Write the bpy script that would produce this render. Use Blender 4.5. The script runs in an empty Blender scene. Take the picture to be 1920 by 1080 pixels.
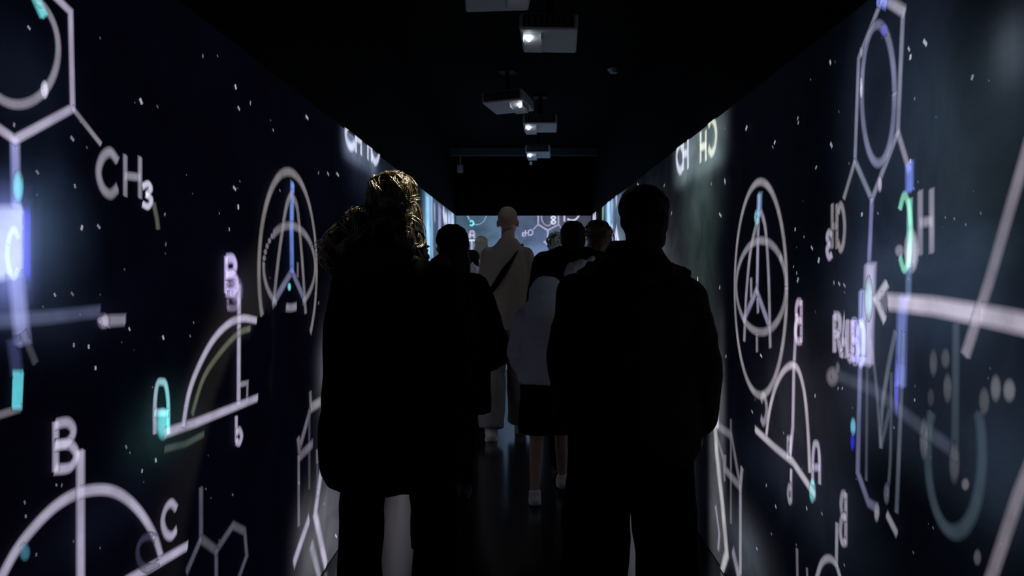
import bpy, math, random
from mathutils import Vector, Matrix, noise
random.seed(7)
C = bpy.context.scene.collection
SC = bpy.context.scene
PI = math.pi

# ------------------------------------------------------------------ camera, world, exposure
F, CX, CY, CZ = 1400.0, 982.0, 503.0, 1.36     # focal length in pixels, vanishing point, eye height
W = 0.90                                       # half width of the corridor
DEND = F * W / 127.0                           # depth of the end wall
TOP = CZ + W * .775                               # top edge of the projected picture
CEIL = 2.86
cam_d = bpy.data.cameras.new('camera'); cam = bpy.data.objects.new('camera', cam_d); C.objects.link(cam)
cam.location = (0, 0, CZ); cam.rotation_euler = (PI / 2, 0, 0)
cam_d.sensor_width = 36; cam_d.lens = 36 * F / 1920
cam_d.shift_x = -(CX - 960) / 1920; cam_d.shift_y = -(540 - CY) / 1920
cam_d.clip_start = 0.05
SC.camera = cam
wd = bpy.data.worlds.new('world'); SC.world = wd; wd.use_nodes = True
wd.node_tree.nodes['Background'].inputs[0].default_value = (0.003, 0.004, 0.009, 1)
wd.node_tree.nodes['Background'].inputs[1].default_value = 1.0
vs = SC.view_settings
SC.display_settings.display_device = 'sRGB'
vs.view_transform = 'Standard'; vs.look = 'None'; vs.exposure = 0.0; vs.gamma = 1.0; vs.use_curve_mapping = False
SC.cycles.max_bounces = 8; SC.cycles.transparent_max_bounces = 24

# ------------------------------------------------------------------ materials
def srgb(r, g, b):
    f = lambda c: (c / 255 / 12.92) if c / 255 <= 0.04045 else ((c / 255 + 0.055) / 1.055) ** 2.4
    return (f(r), f(g), f(b))

def mat(name, col, rough=0.8, var=0.25, scale=30, bump=0.15, metal=0.0, spec=0.3, coat=0.0, stretch=None):
    m = bpy.data.materials.new(name); m.use_nodes = True
    nt = m.node_tree; b = nt.nodes['Principled BSDF']
    tc = nt.nodes.new('ShaderNodeTexCoord'); mp = nt.nodes.new('ShaderNodeMapping')
    if stretch: mp.inputs['Scale'].default_value = stretch
    no = nt.nodes.new('ShaderNodeTexNoise'); no.inputs['Scale'].default_value = scale; no.inputs['Detail'].default_value = 5
    nt.links.new(tc.outputs['Object'], mp.inputs[0]); nt.links.new(mp.outputs[0], no.inputs['Vector'])
    mx = nt.nodes.new('ShaderNodeMix'); mx.data_type = 'RGBA'
    mx.inputs[6].default_value = tuple(c * (1 - var) for c in col) + (1,)
    mx.inputs[7].default_value = tuple(min(1, c * (1 + var)) for c in col) + (1,)
    nt.links.new(no.outputs['Fac'], mx.inputs[0]); nt.links.new(mx.outputs[2], b.inputs['Base Color'])
    b.inputs['Roughness'].default_value = rough; b.inputs['Metallic'].default_value = metal
    b.inputs['Specular IOR Level'].default_value = spec
    if coat: b.inputs['Coat Weight'].default_value = coat
    if bump:
        bp = nt.nodes.new('ShaderNodeBump'); bp.inputs['Strength'].default_value = bump; bp.inputs['Distance'].default_value = 0.01
        nt.links.new(no.outputs['Fac'], bp.inputs['Height']); nt.links.new(bp.outputs[0], b.inputs['Normal'])
    return m

M = {}
M['ceiling'] = mat('black_ceiling_paint', (0.0025, 0.0025, 0.004), 0.9, scale=12, spec=0.1)
M['upper'] = mat('dark_wall_paint', (0.005, 0.006, 0.011), 0.85, scale=9, spec=0.1)
M['beam'] = mat('dark_beam_paint', (0.085, 0.11, 0.125), 0.8, scale=9)
M['floor'] = mat('polished_dark_floor', (0.004, 0.005, 0.009), 0.18, scale=4, bump=0.02, spec=1.0)
M['black_cloth'] = mat('black_wool', (0.0045, 0.0045, 0.005), 0.95, scale=90, bump=0.3, spec=0.05)
M['black_nylon'] = mat('black_nylon', (0.0045, 0.0045, 0.006), 0.8, scale=60, bump=0.2, spec=0.1)
M['charcoal'] = mat('charcoal_cotton', (0.007, 0.007, 0.009), 0.95, scale=90, bump=0.3, spec=0.05)
M['dark_red'] = mat('dark_red_knit', (0.11, 0.018, 0.024), 0.95, scale=80, bump=0.3, spec=0.05)
M['beige'] = mat('beige_cotton', (0.36, 0.305, 0.25), 0.95, var=0.1, scale=60, bump=0.25, spec=0.1)
M['pale_trouser'] = mat('pale_grey_cotton', (0.24, 0.23, 0.235), 0.95, var=0.1, scale=60, bump=0.25, spec=0.1)
M['grey_fleece'] = mat('pale_grey_fleece', (0.6, 0.63, 0.72), 0.95, var=0.1, scale=120, bump=0.3, spec=0.05)
M['grey_scarf'] = mat('grey_knit', (0.5, 0.52, 0.54), 0.95, scale=120, bump=0.4, spec=0.05)
M['white_shoe'] = mat('white_rubber', (0.7, 0.7, 0.72), 0.6, var=0.1, scale=40, bump=0.1)
M['black_shoe'] = mat('black_leather', (0.01, 0.01, 0.011), 0.5, scale=40, bump=0.1)
M['skin'] = mat('skin', (0.48, 0.31, 0.25), 0.6, var=0.1, scale=40, bump=0.08)
M['skin_dark'] = mat('tanned_skin', (0.3, 0.18, 0.13), 0.6, var=0.1, scale=40, bump=0.08)
M['eye'] = mat('eye_white', (0.7, 0.7, 0.7), 0.2, var=0.02, bump=0)
M['iris'] = mat('dark_iris', (.03, .018, .01), .2, bump=0)
M['lips'] = mat('lips', (.35, .16, .14), .5, bump=0)
M['hair_black'] = mat('black_hair', (0.005, 0.005, 0.006), 0.6, scale=60, bump=0.5, spec=0.15, stretch=(1, 1, .12))
M['hair_brown'] = mat('brown_hair', (0.09, 0.05, 0.028), 0.45, scale=60, bump=0.5, spec=0.4, stretch=(1, 1, .15))
M['hair_curl'] = mat('golden_brown_curls', (0.15, 0.115, 0.065), 0.26, var=0.75, scale=22, bump=0.3, spec=0.9)
M['hair_core'] = mat('deep_brown_hair', (0.012, 0.009, 0.006), 0.8, scale=60, bump=0.5, spec=0.1)
M['hair_fair'] = mat('fair_hair', (0.42, 0.4, 0.3), 0.5, scale=60, bump=0.4, stretch=(1, 1, .15))
M['stubble'] = mat('shaved_hair', (0.36, 0.25, 0.2), 0.8, scale=200, bump=0.1)
M['shell'] = mat('white_projector_shell', (0.72, 0.74, 0.78), 0.55, var=0.06, scale=60, bump=0.05)
M['grille'] = mat('dark_grille', (0.03, 0.035, 0.04), 0.6, scale=60, bump=0.1)
M['mirror'] = mat('white_lens_reflector', (0.85, 0.88, 0.92), 0.5, var=0.05, scale=20, bump=0.0)
M['metal'] = mat('grey_metal', (0.3, 0.31, 0.33), 0.4, metal=0.8, scale=40, bump=0.05)
M['phone'] = mat('pale_plastic', (0.75, 0.73, 0.72), 0.4, var=0.04, scale=40, bump=0.02)
M['strap'] = mat('black_webbing', (0.006, 0.006, 0.008), 0.9, scale=150, bump=0.4, spec=0.1)
M['silver'] = mat('silver_ring', (0.8, 0.8, 0.8), 0.25, metal=1.0, bump=0)

def light_mat(name):
    """projected picture: the light of the projectors, added over the dark wall"""
    m = bpy.data.materials.new(name); m.use_nodes = True; nt = m.node_tree; nt.nodes.clear()
    out = nt.nodes.new('ShaderNodeOutputMaterial'); ad = nt.nodes.new('ShaderNodeAddShader')
    tr = nt.nodes.new('ShaderNodeBsdfTransparent'); em = nt.nodes.new('ShaderNodeEmission')
    at = nt.nodes.new('ShaderNodeAttribute'); at.attribute_name = 'light'
    tc = nt.nodes.new('ShaderNodeTexCoord'); no = nt.nodes.new('ShaderNodeTexNoise')
    no.inputs['Scale'].default_value = 9; no.inputs['Detail'].default_value = 4
    mr = nt.nodes.new('ShaderNodeMapRange'); mr.inputs['From Min'].default_value = 0.3; mr.inputs['From Max'].default_value = 0.7
    mr.inputs['To Min'].default_value = 0.72; mr.inputs['To Max'].default_value = 1.2
    nt.links.new(tc.outputs['Object'], no.inputs['Vector']); nt.links.new(no.outputs['Fac'], mr.inputs['Value'])
    nt.links.new(at.outputs['Color'], em.inputs['Color']); nt.links.new(mr.outputs[0], em.inputs['Strength'])
    nt.links.new(tr.outputs[0], ad.inputs[0]); nt.links.new(em.outputs[0], ad.inputs[1]); nt.links.new(ad.outputs[0], out.inputs[0])
    return m
M['light'] = light_mat('projected_drawing_light')

def picture_mat():
    """dark wall that glows itself, the projected night-sky picture put into its emission"""
    m = bpy.data.materials.new('projection_wall'); m.use_nodes = True; nt = m.node_tree
    b = nt.nodes['Principled BSDF']
    b.inputs['Base Color'].default_value = (0.003, 0.003, 0.005, 1); b.inputs['Roughness'].default_value = 0.85
    b.inputs['Specular IOR Level'].default_value = 0.1
    at = nt.nodes.new('ShaderNodeAttribute'); at.attribute_name = 'light'
    tc = nt.nodes.new('ShaderNodeTexCoord')
    n1 = nt.nodes.new('ShaderNodeTexNoise'); n1.inputs['Scale'].default_value = 3.2; n1.inputs['Detail'].default_value = 6; n1.inputs['Distortion'].default_value = .6
    mr = nt.nodes.new('ShaderNodeMapRange'); mr.inputs['From Min'].default_value = 0.3; mr.inputs['From Max'].default_value = 0.7
    mr.inputs['To Min'].default_value = 0.6; mr.inputs['To Max'].default_value = 1.4
    nt.links.new(tc.outputs['Object'], n1.inputs['Vector']); nt.links.new(n1.outputs['Fac'], mr.inputs['Value'])
    nt.links.new(at.outputs['Color'], b.inputs['Emission Color']); nt.links.new(mr.outputs[0], b.inputs['Emission Strength'])
    return m
M['picture'] = picture_mat()

def emit_mat(name, col, s):
    m = bpy.data.materials.new(name); m.use_nodes = True; b = m.node_tree.nodes['Principled BSDF']
    b.inputs['Emission Color'].default_value = col + (1,); b.inputs['Emission Strength'].default_value = s
    return m
M['lens_glow'] = emit_mat('lit_projector_lens', (0.85, 0.93, 1.0), 9.0)

# ------------------------------------------------------------------ mesh helpers
class MB:
    def __init__(s): s.v = []; s.f = []
    def ring(s, c, a, b, ax, ay, n):
        i0 = len(s.v)
        for k in range(n):
            t = 2 * PI * k / n
            s.v.append(tuple(c + ax * (a * math.cos(t)) + ay * (b * math.sin(t))))
        return i0
    def _skin(s, rings, n):
        for i in range(len(rings) - 1):
            p, q = rings[i], rings[i + 1]
            for k in range(n): s.f.append((p + k, p + (k + 1) % n, q + (k + 1) % n, q + k))
        s.f.append(tuple(rings[0] + k for k in reversed(range(n)))); s.f.append(tuple(rings[-1] + k for k in range(n)))
    def tube(s, pts, rad, n=14, dome=True, flat=1.0, side=None):
        pts = [Vector(p) for p in pts]; rings = []
        ref = Vector(side) if side else None
        def frame(d):
            d = d.normalized()
            r = ref if ref else (Vector((1, 0, 0)) if abs(d.x) < .8 else Vector((0, 1, 0)))
            y = d.cross(r).normalized(); x = y.cross(d).normalized()
            return x, y
        N = len(pts)
        for i, p in enumerate(pts):
            d = (pts[min(i + 1, N - 1)] - pts[max(i - 1, 0)])
            x, y = frame(d); r = rad[i] if isinstance(rad, (list, tuple)) else rad
            a, b = r if isinstance(r, (list, tuple)) else (r, r * flat)
            dn = d.normalized()
            if dome and i == 0:
                for t in (75, 45, 20): rings.append(s.ring(p - dn * min(a, b) * math.sin(math.radians(t)), a * math.cos(math.radians(t)), b * math.cos(math.radians(t)), x, y, n))
            rings.append(s.ring(p, a, b, x, y, n))
            if dome and i == N - 1:
                for t in (20, 45, 75): rings.append(s.ring(p + dn * min(a, b) * math.sin(math.radians(t)), a * math.cos(math.radians(t)), b * math.cos(math.radians(t)), x, y, n))
        s._skin(rings, n)
    def loft(s, secs, n=24):
        """secs: (x, y, z, rx, ry) horizontal ellipses"""
        rings = [s.ring(Vector((q[0], q[1], q[2])), q[3], q[4], Vector((1, 0, 0)), Vector((0, 1, 0)), n) for q in secs]
        s._skin(rings, n)
    def ell(s, c, r, R=None, n=16, m=10):
        c = Vector(c); R = R or Matrix.Identity(3); rings = []
        for i in range(1, m):
            t = PI * i / m - PI / 2
            rings.append(s.ring(c + R @ Vector((0, 0, r[2] * math.sin(t))), r[0] * math.cos(t), r[1] * math.cos(t), R @ Vector((1, 0, 0)), R @ Vector((0, 1, 0)), n))
        s._skin(rings, n)
    def box(s, lo, hi):
        i = len(s.v); (x0, y0, z0), (x1, y1, z1) = lo, hi
        s.v += [(x0, y0, z0), (x1, y0, z0), (x1, y1, z0), (x0, y1, z0), (x0, y0, z1), (x1, y0, z1), (x1, y1, z1), (x0, y1, z1)]
        s.f += [tuple(i + k for k in q) for q in ((3, 2, 1, 0), (4, 5, 6, 7), (0, 1, 5, 4), (1, 2, 6, 5), (2, 3, 7, 6), (3, 0, 4, 7))]
    def xform(s, Mx, i0=0):
        for i in range(i0, len(s.v)): s.v[i] = tuple(Mx @ Vector(s.v[i]))
    def mesh(s, name):
        me = bpy.data.meshes.new(name); me.from_pydata(s.v, [], s.f); me.update(); return me

def link(name, me, m, parent=None, smooth=False):
    o = bpy.data.objects.new(name, me); C.objects.link(o)
    if m: me.materials.clear(); me.materials.append(m)
    if smooth: me.polygons.foreach_set('use_smooth', [True] * len(me.polygons))
    if parent: o.parent = parent
    return o
def bevel(o, w, seg=2):
    b = o.modifiers.new('bevel', 'BEVEL'); b.width = w; b.segments = seg; b.limit_method = 'ANGLE'
def fused(name, mb, m, parent=None, voxel=0.01, smooth=6, wr=None):
    """one continuous surface grown round the overlapping shapes; wr = (amplitude, scale) of cloth folds"""
    t = bpy.data.objects.new('tmp', mb.mesh('tmp')); C.objects.link(t)
    r = t.modifiers.new('r', 'REMESH'); r.mode = 'VOXEL'; r.voxel_size = voxel; r.use_smooth_shade = True
    if smooth:
        q = t.modifiers.new('s', 'SMOOTH'); q.iterations = smooth; q.factor = 0.5
    dg = bpy.context.evaluated_depsgraph_get()
    me = bpy.data.meshes.new_from_object(t.evaluated_get(dg)); me.name = name
    old = t.data; bpy.data.objects.remove(t); bpy.data.meshes.remove(old)
    if wr:
        a, sc, zs = wr
        cos = [v.co.copy() for v in me.vertices]; nrs = [v.normal.copy() for v in me.vertices]; new = []
        for p, nv in zip(cos, nrs):
            nn = noise.noise(Vector((p.x * sc, p.y * sc, p.z * sc * zs))) + .5 * noise.noise(Vector((p.x * sc * 2.3, p.y * sc * 2.3, p.z * sc * 2.3 * zs + 7)))
            new += tuple(p + nv * (a * nn))
        me.vertices.foreach_set('co', new); me.update()
    return link(name, me, m, parent, True)
def tag(o, label=None, cat=None, group=None, kind=None):
    if label: o['label'] = label
    if cat: o['category'] = cat
    if group: o['group'] = group
    if kind: o['kind'] = kind
    return o

# ------------------------------------------------------------------ setting
def wall(name, lo, hi, m):
    b = MB(); b.box(lo, hi); return tag(link(name, b.mesh(name), m), kind='structure')
Y0, Y1 = -1.2, DEND
floor = wall('floor', (-W - .2, Y0, -.1), (W + .2, Y1 + .2, 0), M['floor'])
ceiling = wall('ceiling', (-W - .2, Y0, CEIL), (W + .2, Y1 + .2, CEIL + .1), M['ceiling'])
wl = wall('wall_left', (-W - .2, Y0, 0), (-W, Y1, CEIL), M['upper'])
wr_ = wall('wall_right', (W, Y0, 0), (W + .2, Y1, CEIL), M['upper'])
wb = wall('wall_back', (-W - .2, Y1, 0), (W + .2, Y1 + .2, CEIL), M['upper'])
wf = wall('wall_front', (-W - .2, Y0 - .2, 0), (W + .2, Y0, CEIL), M['upper'])
wall('trim_1', (-W, 9.15, 2.75), (W, 9.27, 2.835), M['beam'])
wall('trim_3', (-W, 9.16, 2.835), (W, 9.27, CEIL), M['ceiling'])
wall('trim_2', (-W, Y1 - .10, TOP), (W, Y1, CEIL), M['ceiling'])

def uL(px, py): d = F * W / (CX - px); return (d, CZ + (CY - py) * d / F)
def uR(px, py): d = F * W / (px - CX); return (d, CZ + (CY - py) * d / F)
def uE(px, py): return ((px - CX) * DEND / F, CZ + (CY - py) * DEND / F)
WALLS = {'L': (wl, uL, lambda u, z, o: (-W + o, u, z)), 'R': (wr_, uR, lambda u, z, o: (W - o, u, z)), 'E': (wb, uE, lambda u, z, o: (u, Y1 - o, z))}

# projected picture grounds: a grid on each wall, night sky with drifting star clouds
def ground(key, name, blobs, base):
    wobj, un, to3 = WALLS[key]
    u0, u1 = (-W, W) if key == 'E' else (Y0, Y1)
    nu, nz = (76, 72) if key == 'E' else (420, 76)
    bl = []
    for (px, py, sx, sy, col, pw) in blobs:           # centre and size of each cloud, laid down on the wall
        u, z = un(px, py); ua, _ = un(px - sx, py); ub, _ = un(px + sx, py); _, za = un(px, py - sy)
        bl.append((u, z, abs(ub - u), abs(ua - u), abs(za - z), col, pw))
    vs_, fs, cs = [], [], []
    for j in range(nz + 1):
        z = 0.004 + (TOP - .004) * j / nz
        for i in range(nu + 1):
            t = i / nu; u = u0 + (u1 - u0) * t
            vs_.append(to3(u, z, 0.003)); c = list(base)
            for (bu, bz, s1, s2, sz, col, pw) in bl:
                du = u - bu; su = s1 if (du > 0) == (un is uL or un is uE) else s2
                if un is uR: su = s2 if du > 0 else s1
                e = (abs(du) / max(su, 1e-3)) ** pw + (abs(z - bz) / sz) ** pw
                if e < 8:
                    g = math.exp(-e)
                    for k in range(3): c[k] += col[k] * g
            cs.append(c)
    for j in range(nz):
        for i in range(nu):
            a = j * (nu + 1) + i; fs.append((a, a + 1, a + nu + 2, a + nu + 1))
    me = bpy.data.meshes.new(name); me.from_pydata(vs_, [], fs)
    at = me.color_attributes.new('light', 'FLOAT_COLOR', 'POINT')
    at.data.foreach_set('color', [x for c in cs for x in (c[0], c[1], c[2], 1.0)])
    return link(name, me, M['picture'], wobj)

S = srgb
ground('L', 'projected_sky', [
    (60, 440, 75, 100, S(50, 66, 90), 2), (10, 470, 40, 100, S(110, 120, 190), 3), (90, 600, 100, 60, S(14, 18, 28), 2), (20, 150, 100, 100, S(14, 19, 30), 2),
    (300, 800, 55, 60, S(26, 46, 48), 2), (440, 540, 30, 40, S(16, 16, 30), 2), (674, 266, 31, 46, S(92, 104, 124), 6), (690, 310, 30, 50, S(34, 42, 58), 2),
    (590, 1010, 34, 90, S(84, 84, 90), 3), (655, 900, 45, 260, S(76, 78, 86), 3), (612, 700, 14, 60, S(90, 92, 100), 2), (752, 500, 22, 200, S(50, 56, 66), 2), (748, 700, 28, 130, S(132, 128, 136), 3),  # unseen bright patches behind the people, added for the floor to reflect
    (802, 420, 8, 120, S(120, 165, 200), 2), (828, 430, 24, 120, S(66, 82, 104), 4), (150, 1000, 120, 60, S(6, 8, 16), 2), (846, 420, 5, 70, S(110, 140, 170), 2),
], S(2, 2, 9))
ground('R', 'projected_sky', [
    (1314, 268, 46, 60, S(98, 112, 118), 6), (1316, 350, 32, 80, S(52, 64, 64), 3), (1314, 500, 26, 110, S(38, 48, 46), 3), (1346, 860, 14, 240, S(72, 74, 78), 4),
    (1400, 1030, 40, 60, S(62, 66, 74), 2), (1252, 800, 34, 300, S(84, 88, 94), 3), (1192, 560, 40, 110, S(150, 155, 165), 3), (1500, 770, 55, 120, S(44, 43, 52), 2), (1440, 880, 50, 50, S(14, 18, 28), 2),  # patches hidden by the people are added to brighten the floor reflection
    (1690, 240, 95, 240, S(28, 36, 50), 3), (1830, 300, 130, 240, S(30, 39, 46), 3), (1900, 90, 34, 60, S(54, 60, 68), 2), (1740, 540, 150, 110, S(36, 47, 64), 3),
    (1800, 760, 190, 150, S(26, 34, 45), 3), (1620, 660, 55, 130, S(36, 38, 50), 2), (1880, 900, 100, 130, S(18, 24, 33), 2), (1560, 960, 80, 90, S(16, 22, 30), 2),
    (1152, 420, 18, 110, S(74, 92, 116), 4), (1143, 420, 6, 110, S(120, 160, 200), 2), (1220, 500, 30, 150, S(20, 24, 30), 2),
], S(3, 4, 9))
ground('E', 'projected_sky', [
    (895, 430, 80, 200, S(62, 84, 102), 4), (985, 440, 60, 220, S(46, 56, 80), 3), (1060, 430, 80, 200, S(62, 66, 82), 4), (1015, 460, 30, 40, S(46, 66, 96), 2), (980, 580, 140, 120, S(66, 80, 100), 4),
], S(26, 30, 40))

# ------------------------------------------------------------------ projected drawings: ribbons of light lying on the walls
LAV = S(163, 157, 180); WHT = S(198, 198, 218); DIM = S(98, 94, 104); FNT = S(60, 62, 72); GRY = S(130, 126, 140); BLU = S(110, 130, 225); CYA = S(110, 215, 220); ORC = S(165, 150, 185); MID = S(112, 108, 116)
LVL = [0]
def arc(cx, cy, rx, ry, a0, a1, n=40): return [(cx + rx * math.cos(math.radians(a0 + (a1 - a0) * i / n)), cy - ry * math.sin(math.radians(a0 + (a1 - a0) * i / n))) for i in range(n + 1)]
def crv(p, k=8):
    q = [p[0]] + list(p) + [p[-1]]; out = []
    for i in range(1, len(q) - 2):
        for j in range(k):
            t = j / k; a = []
            for d in (0, 1):
                p0, p1, p2, p3 = q[i - 1][d], q[i][d], q[i + 1][d], q[i + 2][d]
                a.append(.5 * (2 * p1 + (p2 - p0) * t + (2 * p0 - 5 * p1 + 4 * p2 - p3) * t * t + (3 * p1 - p0 - 3 * p2 + p3) * t ** 3))
            out.append(tuple(a))
    return out + [p[-1]]
GL = {'A': [[(0, 1), (.5, 0), (1, 1)], [(.2, .62), (.8, .62)]],
      'a': [crv([(0, 1), (.02, .4), (.2, .05), (.5, 0), (.8, .06), (.98, .4), (1, 1)]), [(.02, .6), (.98, .6)]],
      'B': [[(.05, 0), (.05, 1)], crv([(.05, .02), (.6, .02), (.85, .22), (.6, .44), (.05, .47)]), crv([(.05, .47), (.7, .5), (.98, .74), (.7, .98), (.05, .98)])],
      'C': [crv([(.95, .18), (.6, 0), (.2, .15), (0, .5), (.2, .86), (.6, 1), (.95, .84)])],
      'D': [[(.05, 0), (.05, 1)], crv([(.05, .02), (.65, .08), (.95, .5), (.65, .92), (.05, .98)])],
      'H': [[(.05, 0), (.05, 1)], [(.95, 0), (.95, 1)], [(.05, .5), (.95, .5)]],
      'O': [crv([(.5, 0), (.08, .25), (.08, .75), (.5, 1), (.92, .75), (.92, .25), (.5, 0)])],
      'R': [[(.05, 1), (.05, 0)], crv([(.05, .02), (.7, .05), (.85, .28), (.6, .5), (.05, .52)]), [(.45, .52), (.95, 1)]],
      'U': [crv([(.05, 0), (.05, .7), (.5, 1), (.95, .7), (.95, 0)])],
      '3': [crv([(.05, .1), (.6, 0), (.9, .22), (.4, .47)]), crv([(.4, .47), (.95, .7), (.6, 1), (.05, .9)])],
      '8': [crv([(.5, 0), (.1, .22), (.5, .48), (.95, .75), (.5, 1), (.05, .75), (.5, .48), (.9, .22), (.5, 0)])],
      'b': [[(.1, 0), (.1, .95)], crv([(.1, .6), (.6, .52), (.95, .75), (.6, 1), (.1, .95)])],
      'n': [[(.1, 1), (.1, .05)], [(.1, .1), (.9, .1), (.9, 1)]],
      'i': [[(.5, 0), (.5, 1)]]}

class Draw:
    """one projected figure; letters become children of it"""
    def __init__(s, wall, name, label=None, parent=None):
        s.k = wall; s.wobj, s.un, s.to3 = WALLS[wall]; s.v = []; s.f = []; s.c = []; s.kids = []; s.name = name; s.label = label
        LVL[0] += 1; s.off = 0.005 + 0.0006 * LVL[0] % 0.012
    def line(s, pts, tp=12, col=LAV, ends=None, feather=1.0):
        """pts in the photo's pixels, put down on the wall; tp: stroke height in pixels; ends: second colour"""
        P = [Vector(s.un(*p)) for p in pts]
        Q = [P[0]]
        for p in P[1:]:
            if (p - Q[-1]).length > 1e-4: Q.append(p)
        if len(Q) < 2: return s
        P = Q; N = len(P)
        dm = (P[0].x + P[-1].x) / 2 if s.k != 'E' else DEND
        h = tp * dm / F / 2
        h *= .93; hi, ho = h * .5, h * (1 + .6 * feather)
        d0 = (P[1] - P[0]).normalized(); d1 = (P[-1] - P[-2]).normalized()
        rows = [(P[0] - d0 * h * .7, 0.0)] + [(p, 1.0) for p in P] + [(P[-1] + d1 * h * .7, 0.0)]
        base = len(s.v); R = len(rows)
        for i, (p, a) in enumerate(rows):
            d_in = (p - rows[i - 1][0]).normalized() if i > 0 else d0
            d_out = (rows[i + 1][0] - p).normalized() if i < R - 1 else d1
            t = d_in + d_out; t = t.normalized() if t.length > .2 else d_out
            nrm = Vector((-t.y, t.x)); mi = min(1.7, 1 / max(.3, abs(t.dot(d_out))))
            q = i / (R - 1); cc = col if not ends else tuple(col[k] * (1 - q) + ends[k] * q for k in range(3))
            for e, w in ((-ho, 0), (-hi, 1), (hi, 1), (ho, 0)):
                x = p + nrm * (e * mi); z = min(x.y, TOP)
                s.v.append(s.to3(x.x, max(z, .006), s.off)); s.c.append(tuple(k * a * w for k in cc))
        for i in range(R - 1):
            for k in range(3):
                a = base + i * 4 + k; s.f.append((a, a + 1, a + 5, a + 4))
        return s
    def blob(s, px, py, rx, ry, col):
        c = Vector(s.un(px, py)); i0 = len(s.v); n = 14
        s.v.append(s.to3(c.x, c.y, s.off)); s.c.append(col)
        for rr, a in ((.55, .85), (1.0, 0)):
            for k in range(n):
                t = 2 * PI * k / n; q = s.un(px + rx * rr * math.cos(t), py + ry * rr * math.sin(t))
                s.v.append(s.to3(q[0], min(TOP, max(.006, q[1])), s.off)); s.c.append(tuple(x * a for x in col))
        for k in range(n):
            k2 = (k + 1) % n
            s.f.append((i0, i0 + 1 + k, i0 + 1 + k2)); s.f.append((i0 + 1 + k, i0 + 1 + n + k, i0 + 1 + n + k2, i0 + 1 + k2))
        return s
    def fill(s, quad, col, nu=8):
        """soft-edged patch between four corners (tl, tr, br, bl)"""
        i0 = len(s.v)
        for j in range(nu + 1):
            for i in range(nu + 1):
                a, b = i / nu, j / nu
                x = (quad[0][0] * (1 - a) + quad[1][0] * a) * (1 - b) + (quad[3][0] * (1 - a) + quad[2][0] * a) * b
                y = (quad[0][1] * (1 - a) + quad[1][1] * a) * (1 - b) + (quad[3][1] * (1 - a) + quad[2][1] * a) * b
                q = s.un(x, y); e = 1.0 if 0 < i < nu and 0 < j < nu else 0.0
                s.v.append(s.to3(q[0], min(TOP, max(.006, q[1])), s.off)); s.c.append(tuple(k * e for k in col))
        for j in range(nu):
            for i in range(nu):
                a = i0 + j * (nu + 1) + i; s.f.append((a, a + 1, a + nu + 2, a + nu + 1))
        return s
    def glyph(s, ch, box, tp=10, col=LAV, mirror=False, skew=0.0, ends=None):
        x0, y0, x1, y1 = box; g = Draw(s.k, 'letter'); g.off = s.off + .0008
        for st in GL[ch]:
            pts = []
            for (a, b) in st:
                if mirror: a = 1 - a
                pts.append((x0 + (x1 - x0) * a, y0 + (y1 - y0) * b + skew * a))
            g.line(pts, tp, col, ends)
        s.kids.append(g); return s
    def done(s, parent=None, kind=None):
        me = bpy.data.meshes.new(s.name); me.from_pydata(s.v, [], s.f)
        at = me.color_attributes.new('light', 'FLOAT_COLOR', 'POINT')
        at.data.foreach_set('color', [x for c in s.c for x in (c[0], c[1], c[2], 1.0)])
        o = link(s.name, me, M['light'], parent or s.wobj)
        if s.label: o['label'] = s.label
        if kind: o['kind'] = kind
        for k in s.kids: k.done(o)
        return o

# ---- left wall
d = Draw('L', 'benzene_drawing', 'projected benzene ring with inner circle')
d.line([(92, -12), (127, 22), (131, 203), (22, 262), (-60, 205), (-60, 10)], 17)
d.line(arc(28, 92, 76, 104, -205, 62), 17, GRY)
d.line([(131, 203), (184, 270)], 11, GRY)
d.line([(22, 262), (24, 385)], 24, LAV, BLU).line([(60, -8), (76, 28)], 24, CYA).blob(78, 168, 9, 20, WHT).blob(28, 350, 12, 34, CYA)
d.glyph('C', (179, 283, 216, 362), 17, GRY, skew=4).glyph('H', (228, 292, 259, 366), 14, GRY, skew=4).glyph('3', (262, 345, 280, 387), 12, WHT)
d.line([(284, 382), (290, 410), (292, 428)], 14, S(80, 82, 72)); d.done()
d = Draw('L', 'letter_block_drawing', 'bright blue white projected letter block at the near edge')  # piece of the projected picture, its glow put into the colour
d.fill([(-30, 378), (40, 378), (38, 520), (-30, 540)], S(186, 194, 230)).fill([(34, 385), (50, 385), (50, 530), (34, 530)], S(60, 55, 190))
d.line([(22, 520), (34, 640)], 40, S(120, 125, 170)).line([(36, 625), (58, 680)], 16, FNT).line([(16, 640), (24, 700)], 30, S(50, 55, 90))
d.fill([(14, 690), (38, 690), (34, 772), (12, 772)], S(90, 190, 205)).line([(-10, 778), (30, 766)], 14, DIM).glyph('C', (4, 430, 26, 520), 12, S(120, 150, 200)).done()
d = Draw('L', 'arrow_drawing', 'faint horizontal projected arrow with a bright head')
d.line([(-10, 602), (90, 594), (178, 584)], 24, S(66, 72, 96)).line([(186, 602), (226, 600)], 20, S(130, 125, 145)).fill([(172, 598), (196, 584), (200, 618), (174, 606)], S(150, 142, 165), 4).blob(186, 602, 14, 18, S(110, 104, 120)).done()
d = Draw('L', 'large_semicircle_drawing', 'projected semicircle with B and C')
d.line(crv([(-12, 1090), (20, 1032), (60, 982), (100, 945), (140, 924), (186, 918), (222, 930), (256, 962), (282, 1005), (294, 1042)]), 19)
d.line([(142, 848), (142, 1100)], 24).line([(225, 1092), (344, 1024)], 17)
d.glyph('B', (92, 794, 134, 882), 18, skew=-6).glyph('C', (297, 946, 324, 1008), 15, skew=-4).blob(36, 1035, 12, 20, S(60, 110, 130))
d.line(arc(272, 1036, 22, 30, 60, 320), 13, S(46, 46, 66)).done()
d = Draw('L', 'molecule_drawing', 'dim projected molecule chain')
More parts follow.
